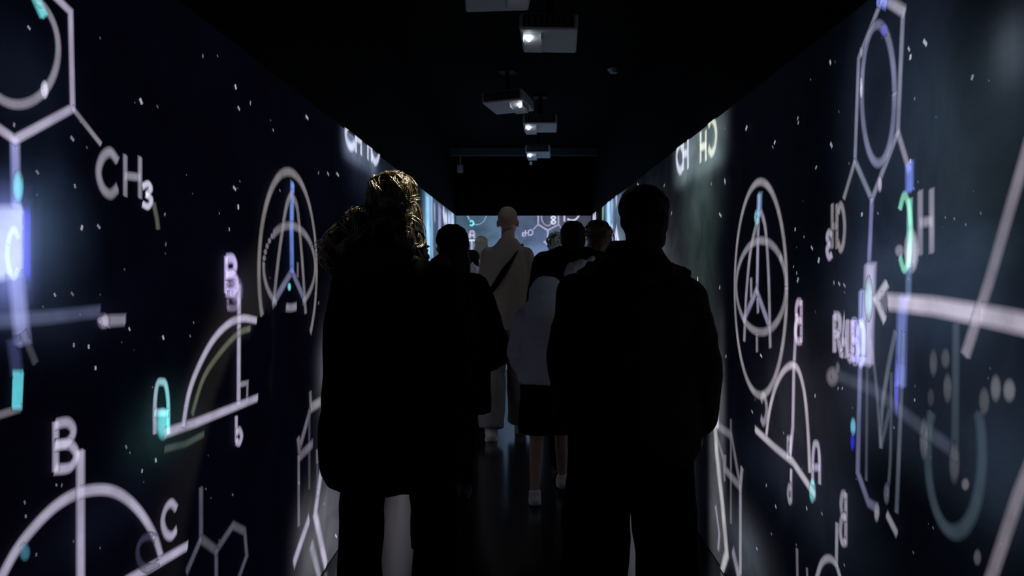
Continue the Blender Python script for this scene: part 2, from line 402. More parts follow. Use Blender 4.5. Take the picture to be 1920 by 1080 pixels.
for p in ([(369, 916), (369, 1010), (398, 1032), (430, 985), (452, 996), (456, 1042), (440, 1085)], [(398, 1032), (398, 1085)], [(369, 1010), (342, 1072)]): d.line(p, 15, S(74, 74, 86))
d.done()
d = Draw('L', 'triangle_drawing', 'projected quarter arc over a slanted base with letters')
d.line(crv([(335, 798), (345, 740), (362, 692), (390, 640), (420, 608), (448, 597), (474, 601)]), 14, LAV).line(crv([(352, 776), (372, 712), (400, 668), (436, 628), (462, 616)]), 12, S(84, 88, 76))
d.line([(441, 535), (440, 756)], 17, LAV).line([(300, 812), (360, 792), (476, 746)], 15).line([(443, 721), (457, 718), (456, 750)], 10, GRY).line([(300, 842), (340, 832), (374, 814)], 12, S(60, 70, 66))
d.glyph('B', (415, 484, 437, 548), 17, S(190, 175, 225)).glyph('B', (418, 530, 440, 578), 12, S(110, 100, 130)).glyph('b', (434, 782, 446, 830), 13, LAV).glyph('a', (280, 716, 306, 812), 13, LAV, ends=CYA)
d.blob(296, 795, 14, 34, CYA).blob(436, 545, 14, 30, S(120, 110, 150)); d.done()
d = Draw('L', 'compass_circle_drawing', 'projected pair of compasses inside an oval ring')
d.line(arc(532, 508, 55, 186, -38, 206, 70), 15, S(118, 114, 116)).line(arc(535, 500, 49, 77, -58, 128, 40), 14, MID).line(arc(535, 500, 49, 77, 175, 240, 16), 13, MID).line(arc(536, 500, 48, 77, 262, 285, 8), 14, GRY)  # arcs stop short below: a cast shadow shaped as missing strokes
for a in range(132, 176, 9): d.blob(*arc(535, 500, 49, 77, a, a, 1)[0], 4, 7, MID)
d.line([(541, 345), (539, 430), (540, 508)], 22, S(120, 150, 220), S(90, 110, 190))
d.line(crv([(541, 362), (530, 385), (519, 450), (510, 520), (505, 570)]), 15, MID).line(crv([(541, 372), (550, 390), (558, 470), (563, 540), (566, 586)]), 15, MID)
d.line([(503, 570), (540, 508), (563, 560)], 15, S(100, 102, 130)).line([(551, 494), (551, 518)], 12, DIM).blob(535, 538, 4, 9, CYA).done()
d = Draw('L', 'formula_drawing', 'small projected formula cut off by the top edge')
d.glyph('C', (642, 226, 660, 272), 16, WHT, skew=6).glyph('H', (661, 232, 672, 283), 14, WHT, skew=6).glyph('H', (684, 236, 692, 297), 14, WHT, skew=5).glyph('C', (692, 240, 707, 302), 14, WHT, mirror=True, skew=4)
d.line([(645, 240), (706, 292)], 6, FNT).done()
d = Draw('L', 'cone_drawing', 'projected cones and rods near the floor')
for p, t, c in (([(617, 672), (618, 700), (606, 748), (581, 764)], 16, S(130, 130, 136)), ([(579, 736), (580, 764), (561, 832)], 16, DIM), ([(577, 770), (577, 915)], 13, FNT), ([(556, 822), (559, 856), (583, 832)], 16, DIM), ([(557, 856), (557, 985)], 14, DIM),
                ([(601, 874), (594, 920), (588, 964), (608, 1060)], 22, LAV), ([(576, 974), (548, 1056)], 20, LAV), ([(581, 1022), (596, 1085)], 22, GRY), ([(592, 845), (592, 866)], 16, DIM), ([(592, 866), (592, 930)], 12, FNT)): d.line(p, t, c)
d.done()
d = Draw('L', 'bright_columns_drawing', 'bright projected columns and letters far along the wall')  # bright bands of the picture, painted as emission; no lamp here
d.line([(800, 372), (802, 475)], 50, S(120, 160, 190)).line([(808, 366), (809, 480)], 28, S(110, 130, 165)).line([(813, 385), (814, 412)], 24, GRY).line([(823, 392), (823, 434)], 40, S(140, 140, 185)).line(crv([(830, 392), (832, 408), (837, 412)]), 24, WHT).line([(839, 408), (843, 418)], 24, LAV).line([(847, 402), (848, 440)], 50, S(140, 165, 190))
d.done()
def specks(key, pts, extra, box, seed):
    d = Draw(key, 'star_specks', 'scattered projected star specks'); rnd = random.Random(seed)
    for (x, y, r, c) in pts:
        k = random.Random(x).uniform(-.5, .9)
        r *= .78; d.line([(x - r * .5 * k, y - r * .55), (x + r * .5 * k, y + r * .55)], r, tuple(v * c for v in S(190, 195, 210)))
    for _ in range(extra):
        x, y = rnd.uniform(box[0], box[2]), rnd.uniform(box[1], box[3]); s_ = rnd.uniform(1.6, 3.4)
        if d.un(x, y)[1] > TOP - .03: continue
        d.line([(x - s_ * .3, y - s_ * .5), (x + s_ * .3, y + s_ * .5)], s_ * 1.2, (lambda g: tuple(v * g for v in S(190, 195, 210)))(rnd.uniform(.04, .28)))
    return d.done(kind='stuff')
specks('L', [(258, 190, 10, .9), (289, 200, 5, .2), (437, 163, 8, .9), (443, 203, 7, .7), (465, 193, 6, .5), (572, 220, 7, .8), (508, 244, 5, .6), (435, 353, 7, .8), (442, 388, 8, 1), (425, 430, 6, .5), (594, 324, 5, .4), (612, 326, 6, .5), (630, 327, 6, .6),
             (128, 260, 8, .4), (62, 323, 7, .3), (133, 349, 7, .5), (146, 427, 8, .7), (178, 425, 7, .4), (131, 647, 7, .4), (159, 650, 7, .6), (172, 690, 7, .6), (300, 633, 7, .7), (236, 617, 6, .5), (95, 553, 6, .4), (128, 551, 6, .3), (46, 52, 7, .5), (18, 234, 7, .3),
             (286, 863, 7, .7), (260, 883, 6, .6), (230, 838, 6, .3), (303, 402, 5, .4), (627, 1005, 5, .8), (594, 568, 5, .4), (108, 910, 6, .2), (38, 942, 6, .2), (60, 1040, 6, .2), (40, 968, 6, .3), (305, 458, 6, .25), (375, 105, 6, .3), (406, 400, 4, .3), (445, 340, 4, .3), (605, 945, 4, .5)],
       45, (0, 40, 600, 1050), 3)

# ---- right wall
d = Draw('R', 'benzene_drawing', 'projected benzene ring with tall inner oval')
d.line([(1659, 2), (1616, 110), (1609, 302), (1641, 374), (1690, 248), (1700, 22), (1659, 0)], 14, S(120, 122, 142)).line(arc(1653, 176, 31, 130, 0, 360, 60), 17, S(112, 114, 140))
d.line([(1660, -6), (1703, 22)], 20, GRY).line([(1652, 0), (1668, 8)], 18, BLU).blob(1664, 56, 9, 14, S(90, 90, 200)).blob(1621, 165, 3, 24, WHT).blob(1621, 98, 4, 12, GRY).blob(1656, 345, 5, 18, LAV)
d.line([(1690, 248), (1712, 320)], 15, GRY).line([(1712, 308), (1712, 356)], 26, BLU).line([(1609, 302), (1588, 372)], 12, S(116, 116, 122)).line([(1641, 374), (1636, 486)], 15, S(122, 120, 170))
d.glyph('H', (1732, 360, 1756, 476), 18, GRY, skew=-4).glyph('C', (1694, 366, 1716, 505), 14, S(120, 190, 160), mirror=True)
d.glyph('C', (1577, 384, 1590, 468), 13, S(125, 120, 125), mirror=True).glyph('H', (1566, 384, 1576, 464), 13, S(125, 120, 125)).glyph('3', (1556, 436, 1566, 482), 13, LAV, mirror=True)
d.blob(1716, 470, 16, 46, WHT).blob(1693, 470, 10, 14, GRY).line([(1713, 375), (1711, 500)], 18, S(116, 180, 165)).line([(1711, 500), (1710, 560)], 20, S(80, 95, 125)); d.done()
d = Draw('R', 'arrow_drawing', 'bold projected arrow pointing left, crossed by a slanted bar')
d.line([(1676, 566), (1760, 574), (1850, 590), (1960, 612)], 34, S(178, 170, 186)).line([(1672, 532), (1652, 562), (1668, 600)], 18, S(170, 166, 180)).fill([(1660, 545), (1675, 545), (1673, 590), (1655, 575)], S(90, 88, 96))
d.line([(1945, 260), (1905, 395), (1866, 530), (1822, 664)], 28, S(122, 116, 128)).line([(1975, 800), (1920, 935), (1868, 1090)], 30, S(110, 104, 112)).done()
d = Draw('R', 'word_drawing', 'projected word RAUBO under a bright upright letter')
for ch, b, c in (('R', (1573, 592, 1586, 658), LAV), ('A', (1587, 598, 1597, 668), LAV), ('U', (1598, 602, 1608, 672), LAV), ('B', (1608, 604, 1618, 676), S(170, 160, 220)), ('O', (1617, 604, 1630, 680), S(160, 170, 225))): d.glyph(ch, b, 17, c)
d.line([(1641, 500), (1637, 600), (1636, 678)], 40, S(185, 180, 215)).line([(1626, 548), (1625, 660)], 26, S(150, 160, 220)).blob(1638, 560, 9, 46, S(150, 190, 190)).done()
d = Draw('R', 'column_drawing', 'projected bluish column frame with a dim parabola')
d.line([(1707, 560), (1704, 600), (1702, 720)], 34, S(110, 122, 180), S(100, 110, 180)).blob(1694, 725, 6, 60, S(90, 90, 200))
d.line([(1625, 670), (1622, 780), (1620, 886), (1640, 942), (1660, 955)], 17, S(104, 106, 150), S(84, 84, 96)).blob(1611, 800, 6, 20, S(110, 190, 225)).blob(1610, 828, 5, 20, S(40, 40, 190))
d.line(crv([(1692, 622), (1678, 690), (1666, 770), (1664, 838)]), 14, S(82, 88, 100)).line(crv([(1645, 640), (1655, 720), (1664, 838)]), 12, S(70, 76, 88)).line(crv([(1708, 625), (1703, 740), (1694, 960)]), 14, S(72, 78, 90)).line(crv([(1684, 700), (1682, 860), (1676, 930)]), 11, S(62, 66, 78)).line([(1638, 690), (1636, 900)], 11, S(60, 64, 78))
d.line([(1664, 838), (1680, 770)], 12, S(66, 70, 82)).blob(1656, 960, 6, 22, S(130, 130, 140)).line([(1676, 965), (1694, 1000)], 16, S(120, 120, 132)).blob(1675, 925, 7, 24, S(80, 84, 96)).done()
d = Draw('R', 'dim_oval_drawing', 'dim projected oval with beads around it')
d.line(arc(1806, 850, 52, 148, 150, 390, 50), 26, S(46, 58, 66)).line([(1572, 700), (1650, 730), (1740, 800), (1800, 842)], 24, S(50, 54, 66)).line([(1808, 610), (1806, 860)], 22, S(50, 58, 66))
for (x, y, a, b, c) in ((1765, 680, 9, 30, 80), (1788, 672, 10, 22, 84), (1792, 728, 10, 32, 88), (1862, 752, 12, 30, 84), (1884, 728, 12, 30, 100), (1910, 732, 14, 26, 116), (1747, 824, 10, 44, 96), (1805, 868, 12, 44, 88), (1826, 908, 9, 14, 110), (1849, 1045, 9, 18, 90), (1760, 745, 8, 20, 60)): d.blob(x, y, a, b, S(int(c * .85), int(c * .85), int(c * .88)))
d.blob(1572, 706, 14, 22, S(110, 104, 112)).blob(1582, 690, 5, 14, S(90, 86, 96)).done()
d = Draw('R', 'compass_circle_drawing', 'projected compasses inside a tall oval ring')
d.line(arc(1429, 541, 49, 200, 0, 360, 80), 15, S(134, 130, 136)).line(arc(1430, 537, 47, 86, 35, 402, 60), 15, S(124, 120, 130))
d.line([(1426, 366), (1424, 440), (1422, 548)], 15, S(136, 138, 160)).line([(1427, 366), (1426, 402)], 26, S(120, 150, 190)).blob(1422, 408, 6, 18, S(130, 200, 215))
d.line(crv([(1424, 410), (1410, 470), (1402, 550), (1398, 638)]), 14, GRY).line(crv([(1429, 396), (1438, 430), (1444, 520), (1447, 650)]), 14, GRY).line([(1396, 602), (1421, 545), (1445, 610)], 15, S(126, 126, 150))
d.line([(1411, 523), (1411, 556)], 13, GRY).line([(1423, 560), (1424, 585)], 13, GRY).line([(1422, 628), (1422, 658)], 13, GRY).done()
d = Draw('R', 'semicircle_drawing', 'projected arch over a slanted base with letters')
d.line(crv([(1440, 816), (1446, 770), (1458, 724), (1474, 694), (1491, 685), (1503, 700), (1513, 745), (1519, 815), (1522, 884)]), 13, S(168, 160, 172))
d.line([(1497, 590), (1492, 690), (1490, 800), (1485, 850)], 14, S(160, 150, 170)).line([(1419, 805), (1455, 838), (1490, 866), (1532, 928)], 14, S(172, 166, 178)).line([(1487, 880), (1486, 900)], 10, GRY)
d.glyph('B', (1495, 566, 1507, 640), 14, S(170, 155, 180), mirror=True).glyph('C', (1430, 742, 1441, 792), 14, GRY, mirror=True).glyph('n', (1480, 818, 1487, 858), 11, GRY).glyph('b', (1481, 882, 1488, 940), 12, GRY, mirror=True).glyph('a', (1528, 832, 1541, 906), 13, LAV)
d.blob(1527, 920, 7, 26, CYA); d.done()
d = Draw('R', 'formula_drawing', 'small projected formula cut off by the top edge')
d.glyph('C', (1272, 270, 1284, 320), 16, WHT).glyph('H', (1284, 262, 1294, 318), 14, WHT, skew=-4).glyph('H', (1317, 250, 1328, 303), 14, S(205, 210, 190), skew=-4).glyph('C', (1332, 224, 1347, 289), 15, S(205, 210, 190), mirror=True, skew=-4)
d.done()
d = Draw('R', 'cone_drawing', 'projected cones and rods near the floor')
for p, t, c in (([(1352, 799), (1377, 817), (1392, 902)], 15, DIM), ([(1376, 788), (1376, 980)], 13, S(84, 84, 90)), ([(1397, 878), (1394, 914), (1394, 1075)], 16, GRY), ([(1365, 855), (1365, 880), (1394, 914)], 15, DIM), ([(1350, 820), (1362, 860), (1364, 900)], 12, DIM),
                ([(1349, 697), (1350, 800)], 22, WHT), ([(1346, 800), (1349, 850), (1360, 947), (1368, 1038), (1359, 1085)], 24, S(170, 168, 172)), ([(1380, 1034), (1392, 1085)], 22, GRY), ([(1347, 950), (1354, 1000), (1352, 1030)], 12, GRY)): d.line(p, t, c)
d.done()
d = Draw('R', 'corner_drawing', 'projected letter over a small arch at the bottom edge')
d.line(crv([(1538, 1090), (1548, 1058), (1562, 1047), (1576, 1058), (1586, 1090)]), 13, GRY).line([(1578, 982), (1577, 1060)], 13, GRY).glyph('B', (1585, 926, 1596, 1018), 14, GRY, mirror=True).line([(1502, 1030), (1503, 1085)], 12, DIM).line([(1521, 1066), (1522, 1090)], 10, DIM); d.done()
d = Draw('R', 'bright_columns_drawing', 'bright projected columns and letters far along the wall')  # projected bands again, their brightness set in the emission colour
d.line([(1143, 372), (1144, 480)], 44, S(124, 156, 195)).line([(1149, 430), (1150, 476)], 30, S(130, 155, 200)).glyph('A', (1152, 434, 1166, 478), 20, WHT).line([(1150, 372), (1151, 392)], 24, GRY).line([(1158, 362), (1159, 380)], 24, LAV).line([(1133, 390), (1133, 408)], 30, S(120, 160, 130)).line([(1114, 404), (1116, 418), (1119, 404)], 30, WHT).line([(1141, 430), (1152, 430)], 16, LAV).line([(1236, 440), (1242, 474)], 14, GRY).line([(1228, 452), (1234, 476)], 20, LAV)
d.done()
specks('R', [(1407, 240, 8, .8), (1461, 267, 6, .9), (1505, 222, 6, .5), (1506, 230, 6, .5), (1567, 117, 7, .7), (1748, 80, 9, .8), (1720, 107, 9, .8), (1717, 92, 7, .5), (1569, 272, 8, .6), (1540, 314, 6, .5), (1366, 340, 8, .6), (1314, 523, 7, 1.2), (1357, 403, 6, .6), (1356, 539, 6, .6), (1500, 430, 6, .7), (1505, 525, 8, .5), (1532, 465, 6, .5), (1517, 444, 4, .5), (1503, 512, 5, .5),
             (1838, 145, 9, .35), (1720, 302, 7, .8), (1728, 185, 5, .3), (1628, 402, 5, .7), (1658, 400, 4, .4), (1627, 402, 7, .6), (1728, 750, 5, .5), (1478, 812, 4, .4), (1435, 667, 5, .7), (1538, 742, 6, .5), (1368, 668, 5, .6), (1418, 772, 5, .5), (1427, 1029, 5, .6), (1445, 910, 5, .5), (1463, 950, 6, .5), (1522, 953, 6, .6), (1551, 963, 5, .3), (1582, 728, 5, .4), (1590, 728, 5, .4), (1250, 348, 5, .5), (1200, 346, 5, .5), (1340, 345, 5, .4), (1264, 400, 6, .4), (1574, 530, 6, .4), (1584, 532, 6, .5), (1594, 535, 6, .4), (1545, 488, 9, .6), (1497, 500, 4, .4)],
       45, (1340, 60, 1900, 1060), 5)

# ---- end wall
d = Draw('E', 'benzene_drawing', 'projected ring with mirrored formula on the far wall')
d.line([(1009, 396), (1009, 421), (1027, 432), (1047, 421), (1047, 396)], 3.4, S(150, 150, 170)).line(arc(1027, 405, 12, 18, 180, 330, 20), 3, GRY).line([(1009, 421), (1000, 430)], 3, GRY).line([(1027, 432), (1027, 449)], 3.2, LAV).line([(1047, 421), (1056, 432)], 3, GRY)
d.glyph('8', (1033, 405, 1042, 420), 3.4, WHT).glyph('C', (992, 431, 999, 441), 2.6, LAV, mirror=True).glyph('H', (985, 432, 991, 442), 2.4, LAV).glyph('3', (979, 436, 984, 443), 2.2, LAV, mirror=True)
d.line([(1020, 453), (1026, 457), (1030, 446)], 4, LAV).line([(1058, 404), (1058, 415)], 3.4, WHT).line(crv([(1064, 411), (1072, 413), (1080, 411), (1086, 403)]), 3.4, WHT).line([(1052, 434), (1055, 436)], 4, LAV); d.done()
d = Draw('E', 'axis_drawing', 'projected letters over a bright crossbar on the far wall')
d.line([(866, 451), (896, 450.5)], 3.6, WHT).line([(884.5, 451), (884.5, 470)], 3.6, LAV).glyph('a', (881, 433.5, 889, 446), 4, LAV).glyph('C', (881, 414, 888, 423), 3.2, S(110, 215, 235), mirror=True)
d.line(crv([(886, 420), (897, 421), (907, 415), (912, 405)]), 2.4, S(90, 130, 160)).line([(877, 405), (880, 412)], 3, S(110, 150, 190)).line([(873, 462), (877, 474)], 6, S(150, 145, 185)).fill([(886, 454), (908, 454), (904, 500), (886, 490)], S(96, 96, 76)).done()

# ------------------------------------------------------------------ ceiling projectors
def projector(px, py_front, tilt, label, roll=0.0, flip=False, low=CZ + 1.22, wdt=0.30, lens_w=6.0, aim=None, glow=True):
    d1 = F * (low - CZ) / (CY - py_front)
    x = (px - CX) * d1 / F
    root = bpy.data.objects.new('ceiling_projector', None); C.objects.link(root); root.location = (x, d1 + .21, low)
    root.rotation_euler = (0, roll, tilt); tag(root, label, 'projector', 'projectors along the ceiling')
    h = wdt / 2; sx = -1 if not flip else 1
    b = MB(); b.box((-h, -.21, 0), (h, .21, .085)); o = link('casing', b.mesh('casing'), M['shell'], root); bevel(o, .012, 3)
    b = MB(); b.box((-h + .02, -.216, .012), (h - .02, -.208, .072)); link('front_panel', b.mesh('front_panel'), M['grille'], root)
    b = MB()
    for k in range(8): b.box((-h + .03 + k * (wdt - .06) / 8, -.2185, .018), (-h + .045 + k * (wdt - .06) / 8, -.2155, .066))
    link('vent_slats', b.mesh('vent_slats'), M['metal'], root)['kind'] = 'stuff'
    cx = sx * (h - .065)
    b = MB()                                                        # frame round the lens window
    for lo, hi in (((cx - .055, -.15, -.03), (cx - .047, .05, 0)), ((cx + .047, -.15, -.03), (cx + .055, .05, 0)), ((cx - .047, .042, -.045), (cx + .047, .05, 0))): b.box(lo, hi)
    o = link('lens_window', b.mesh('lens_window'), M['shell'], root)
    b = MB(); b.v = [(cx - .046, -.14, -.001), (cx + .046, -.14, -.001), (cx + .046, .04, -.045), (cx - .046, .04, -.045), (cx - .046, -.14, .004), (cx + .046, -.14, .004), (cx + .046, .04, .004), (cx - .046, .04, .004)]
    b.f = [(3, 2, 1, 0), (4, 5, 6, 7), (0, 1, 5, 4), (1, 2, 6, 5), (2, 3, 7, 6), (3, 0, 4, 7)]
    link('mirror', b.mesh('mirror'), M['mirror'], o)
    b = MB(); b.ell((cx + .02 * sx, -.105, -.02), (.013, .016, .012)); link('lens', b.mesh('lens'), M['lens_glow'], o, True)
    b = MB(); b.tube([(0, 0, .08), (0, 0, CEIL - low - .012)], .018, 12, False); link('mount_pole', b.mesh('mount_pole'), M['grille'], root, True)
    b = MB(); b.box((-.06, -.06, CEIL - low - .014), (.06, .06, CEIL - low)); o = link('mount_plate', b.mesh('mount_plate'), M['grille'], root); bevel(o, .003)
    if glow and aim:                                                # spot lamp put at the lens; some are aimed at people
        ld = bpy.data.lights.new('projector_spot', 'SPOT'); lo = bpy.data.objects.new('projector_spot', ld); C.objects.link(lo)
        ld.energy = aim[3]; ld.color = aim[4]; ld.spot_size = math.radians(aim[5]); ld.spot_blend = .9; ld.shadow_soft_size = .03
        p = Vector((x + cx, d1 + .08, low - .06)); lo.location = p
        lo.rotation_euler = (Vector(aim[:3]) - p).to_track_quat('-Z', 'Y').to_euler()
    return root
BW = (0.75, 0.86, 1.0)
projector(931, -42, 0.06, 'pale ceiling projector cut off by the top of the picture, nearest of all', roll=-.05, flip=True, wdt=.30, aim=(-.47, 2.72, 1.65, 230, (1.0, .92, .7), 22))  # narrow warm spot added for highlights on the curly hair
projector(1032, 55, -0.05, 'large pale projector second from the front with a bright lens at its left', roll=.03, wdt=.30, aim=(.95, 3.4, .7, 2.5, BW, 90))
projector(953, 190, -.22, 'skewed pale projector left of the row with its bright lens at the right', roll=-.05, flip=True, wdt=.31, aim=(-.9, 6.0, .8, 2.5, BW, 90))
projector(1014, 232, -0.03, 'pale projector right of the row, third bright lens along the ceiling', wdt=.29, aim=(-.8, 6.3, 1.1, 2.5, BW, 80))  # spot turned from the wall to light the small person's scarf
pe = projector(1010, 286, -.05, 'farthest small pale projector just below the ceiling beam', wdt=.26, aim=(-.2, 8.6, 1.2, 5, (1, .97, .85), 80), low=CZ + 1.215)  # spot added to light the far heads below it
b = MB(); b.box((-.10, .1, -.085), (-.07, .13, 0)); link('cable_box', b.mesh('cable_box'), M['metal'], pe)
b = MB(); b.box((-.035, -.03, -.09), (.035, .03, 0)); b.tube([(0, 0, 0), (0, 0, CEIL - 2.655)], .008, 8, False)
o = link('sensor_box', b.mesh('sensor_box'), M['shell']); o.location = (-.8, 9.4, 2.655); tag(o, 'tiny pale box hanging from the ceiling at the far left', 'sensor'); bevel(o, .004)
b = MB(); b.tube([(0, 0, -.035), (0, 0, -.01), (0, 0, 0)], [.03, .05, .052], 20, False)
o = link('smoke_detector', b.mesh('smoke_detector'), M['metal']); o.location = ((1151 - CX) * 5.6 / F, 5.6, CEIL); tag(o, 'small dim round detector alone on the right of the black ceiling', 'detector')

# ------------------------------------------------------------------ people
def joints(H, stride=0.0, **over):
    s = H / 1.75
    J = dict(head=(0, .01, 1.63), neck=(0, -.02, 1.49), chest=(0, 0, 1.3), pelvis=(0, 0, .95),
             sh_l=(-.175, -.01, 1.415), el_l=(-.235, -.03, 1.13), wr_l=(-.25, .05, .88), sh_r=(.175, -.01, 1.415), el_r=(.235, -.03, 1.13), wr_r=(.25, .05, .88),
             hip_l=(-.09, 0, .93), kn_l=(-.1, .02 + stride * .45, .5), an_l=(-.1, stride - .02, .09), hip_r=(.09, 0, .93), kn_r=(.1, .02 - stride * .25, .5), an_r=(.1, -stride - .02, .09))
    J = {k: Vector(v) * s for k, v in J.items()}
    for k, v in over.items(): J[k] = Vector(v)
    J['s'] = s
    return J
def hand(b, wrist, dirn, palm, side, s, curl=22, hold=0):
    """palm, four unequal fingers with knuckle bends, thumb from the palm's side"""
    d = Vector(dirn).normalized(); n = Vector(palm); n = (n - d * n.dot(d)).normalized(); u = d.cross(n).normalized() * side
    w = Vector(wrist)
    b.tube([w - d * .01, w + d * .03 * s, w + d * .085 * s], [(.026 * s, .018 * s), (.036 * s, .015 * s), (.039 * s, .013 * s)], 14, True, side=u)
    for lat, ln, base in ((.030, .066, .086), (.010, .078, .092), (-.011, .073, .090), (-.030, .056, .082)):
        p = w + u * lat * s + d * (base - .012) * s; pts = [p]; a = math.radians(curl * .7)
        for q in (.45, .31, .24):
            dd = (d * math.cos(a) + n * math.sin(a)).normalized(); p = p + dd * ln * q * s * 1.05; pts.append(p); a += math.radians(curl + hold)
        b.tube(pts, [.0092 * s, .0088 * s, .008 * s, .007 * s], 8)
    p = w + u * .022 * s + d * .022 * s; t1 = (d * .6 + u * .7 + n * .35).normalized(); t2 = (d * .85 + u * .2 + n * .5).normalized()
    b.tube([p, p + t1 * .038 * s, p + t1 * .038 * s + t2 * .03 * s, p + t1 * .038 * s + t2 * .052 * s], [.0125 * s, .0105 * s, .0095 * s, .008 * s], 8)
def body_mesh(J, yaw=0.0, pitch=0.0, hands=None):
    s = J['s']; b = MB()
    sec = [(.86, .15, .105), (.95, .165, .115), (1.06, .14, .1), (1.18, .145, .102), (1.3, .16, .108), (1.38, .145, .088), (1.42, .1, .07), (1.46, .06, .056)]
    b.loft([(0, 0, z * s, rx * s, ry * s) for z, rx, ry in sec])
    hc = J['head']
    b.tube([J['neck'] - Vector((0, 0, .05 * s)), J['neck'], hc + Vector((0, -.01, -.05)) * s], [.06 * s, .054 * s, .052 * s])
    i0 = len(b.v)
    E = lambda c, r: b.ell(Vector(c) * s, tuple(q * s for q in r))
    E((0, -.012, .035), (.076, .095, .088)); E((0, .028, -.03), (.06, .062, .078)); E((0, .06, -.092), (.026, .022, .018)); E((0, .08, .032), (.05, .014, .011))
    E((0, .086, -.056), (.024, .01, .006)); E((0, .085, -.068), (.02, .009, .006)); E((-.04, .06, -.022), (.022, .025, .022)); E((.04, .06, -.022), (.022, .025, .022))
    b.tube([Vector((0, .086, .016)) * s, Vector((0, .1, -.008)) * s, Vector((0, .106, -.026)) * s], [.008 * s, .010 * s, .013 * s], 8)
    for q in (-1, 1): E((q * .079, -.008, -.008), (.010, .02, .033))
    R = Matrix.Translation(hc) @ Matrix.Rotation(yaw, 4, 'Z') @ Matrix.Rotation(pitch, 4, 'X')
    b.xform(R, i0)
    for q, sd in (('l', -1), ('r', 1)):
        b.tube([J['sh_' + q], (J['sh_' + q] + J['el_' + q]) / 2, J['el_' + q], J['el_' + q] * .6 + J['wr_' + q] * .4, J['wr_' + q]], [.052 * s, .045 * s, .038 * s, .038 * s, .026 * s])
        d = (J['wr_' + q] - J['el_' + q]).normalized()
        kw = (hands or {}).get(q, {}); hand(b, J['wr_' + q], kw.get('d', d), kw.get('n', (-sd, .15, 0)), -sd if 'd' not in kw else kw.get('side', -sd), s, kw.get('curl', 20), kw.get('hold', 0))
        h, k, a = J['hip_' + q], J['kn_' + q], J['an_' + q]
        b.tube([h + Vector((0, 0, .03 * s)), (h + k) / 2, k, k * .7 + a * .3 + Vector((0, -.012 * s, 0)), a], [.088 * s, .072 * s, .054 * s, .054 * s, .036 * s])
        b.tube([a + Vector((0, -.035 * s, -.045 * s)), a + Vector((0, .06 * s, -.045 * s)), a + Vector((0, .15 * s, -.062 * s))], [(.034 * s, .04 * s), (.038 * s, .034 * s), (.036 * s, .022 * s)], 12, True, side=(1, 0, 0))
    return b, R
def person(x, d, H, label, skin='skin', yaw=0, pitch=0, stride=0.0, rot=0.0, voxel=.007, hands=None, **over):
    J = joints(H, stride, **over)
    b, R = body_mesh(J, yaw, pitch, hands)
    o = fused('person', b, M[skin], None, voxel, 3)
    o.location = (x, d, 0); o.rotation_euler = (0, 0, rot); o.scale = (1, 1, 1 + (.015 * d - .06) / H)
    tag(o, label, 'person', 'visitors walking down the corridor')
    for q in (-1, 1):
        e = MB(); e.ell(Vector((q * .031, .0745, .008)) * J['s'], (.0108 * J['s'],) * 3); e.xform(R); eo = link('eye', e.mesh('eye'), M['eye'], o, True)
        e = MB(); e.ell(Vector((q * .031, .0835, .008)) * J['s'], (.0058 * J['s'], .0042 * J['s'], .0058 * J['s']), None, 12, 8); e.xform(R); link('iris', e.mesh('iris'), M['iris'], eo, True)
        e = MB(); e.tube([Vector((q * a, c, z)) * J['s'] for a, c, z in ((.014, .091, .033), (.032, .09, .039), (.05, .079, .033))], [.003, .004, .002], 6); e.xform(R); link('eyebrow', e.mesh('eyebrow'), M['hair_core'], o, True)
        e = MB(); e.ell(Vector((q * .031, .0748, .0150)) * J['s'], tuple(k * J['s'] for k in (.0128, .0118, .0072)), None, 12, 8); e.xform(R); link('eyelid', e.mesh('eyelid'), M[skin], o, True)
    e = MB(); e.tube([Vector(c) * J['s'] for c in ((-.022, .088, -.06), (0, .097, -.058), (.022, .088, -.06))], [.003, .0055, .003], 8); e.tube([Vector(c) * J['s'] for c in ((-.018, .087, -.068), (0, .095, -.069), (.018, .087, -.068))], [.003, .006, .003], 8)
    e.xform(R); link('lips', e.mesh('lips'), M['lips'], o, True)
    return o, J, R
def top(p, J, name, m, hem, rx, ry, sleeve=(.075, .068, .06), neck=True, wr=(.012, 9, .6), voxel=.012, secs=None, slv=(1, 1), puff=1.0, label=None):
    """coat, shirt or hoodie: body loft with sleeves down to the wrists"""
    s = J['s']; b = MB(); sh = J['sh_l'].z; w = (J['sh_r'].x - J['sh_l'].x) / 2
    if secs is None:
        z0, z1 = hem, sh; secs = [(z0, rx, ry), (z0 + (z1 - z0) * .3, rx * .97, ry * .97), (z0 + (z1 - z0) * .6, rx * .9, ry * .93), (z1 - .1, w + .045, ry * .92), (z1 - .02, w + .03, ry * .8), (z1 + .04, w * .76, ry * .68), (z1 + .085, .075 * s, .07 * s)]
    b.loft([(0, 0, z, a, c) for z, a, c in secs])
    for q in ('l', 'r'):
        e = J['wr_' + q] - (J['wr_' + q] - J['el_' + q]).normalized() * .01
        b.tube([J['sh_' + q] + Vector((0, 0, .002)), (J['sh_' + q] + J['el_' + q]) / 2, J['el_' + q], (J['el_' + q] + e) / 2, e], [sleeve[0], (sleeve[0] + sleeve[1]) / 2, sleeve[1], (sleeve[1] + sleeve[2]) / 2, sleeve[2]], 16)
    o = fused(name, b, m, p, voxel, 5, wr)
    if label: o['label'] = label
    return o
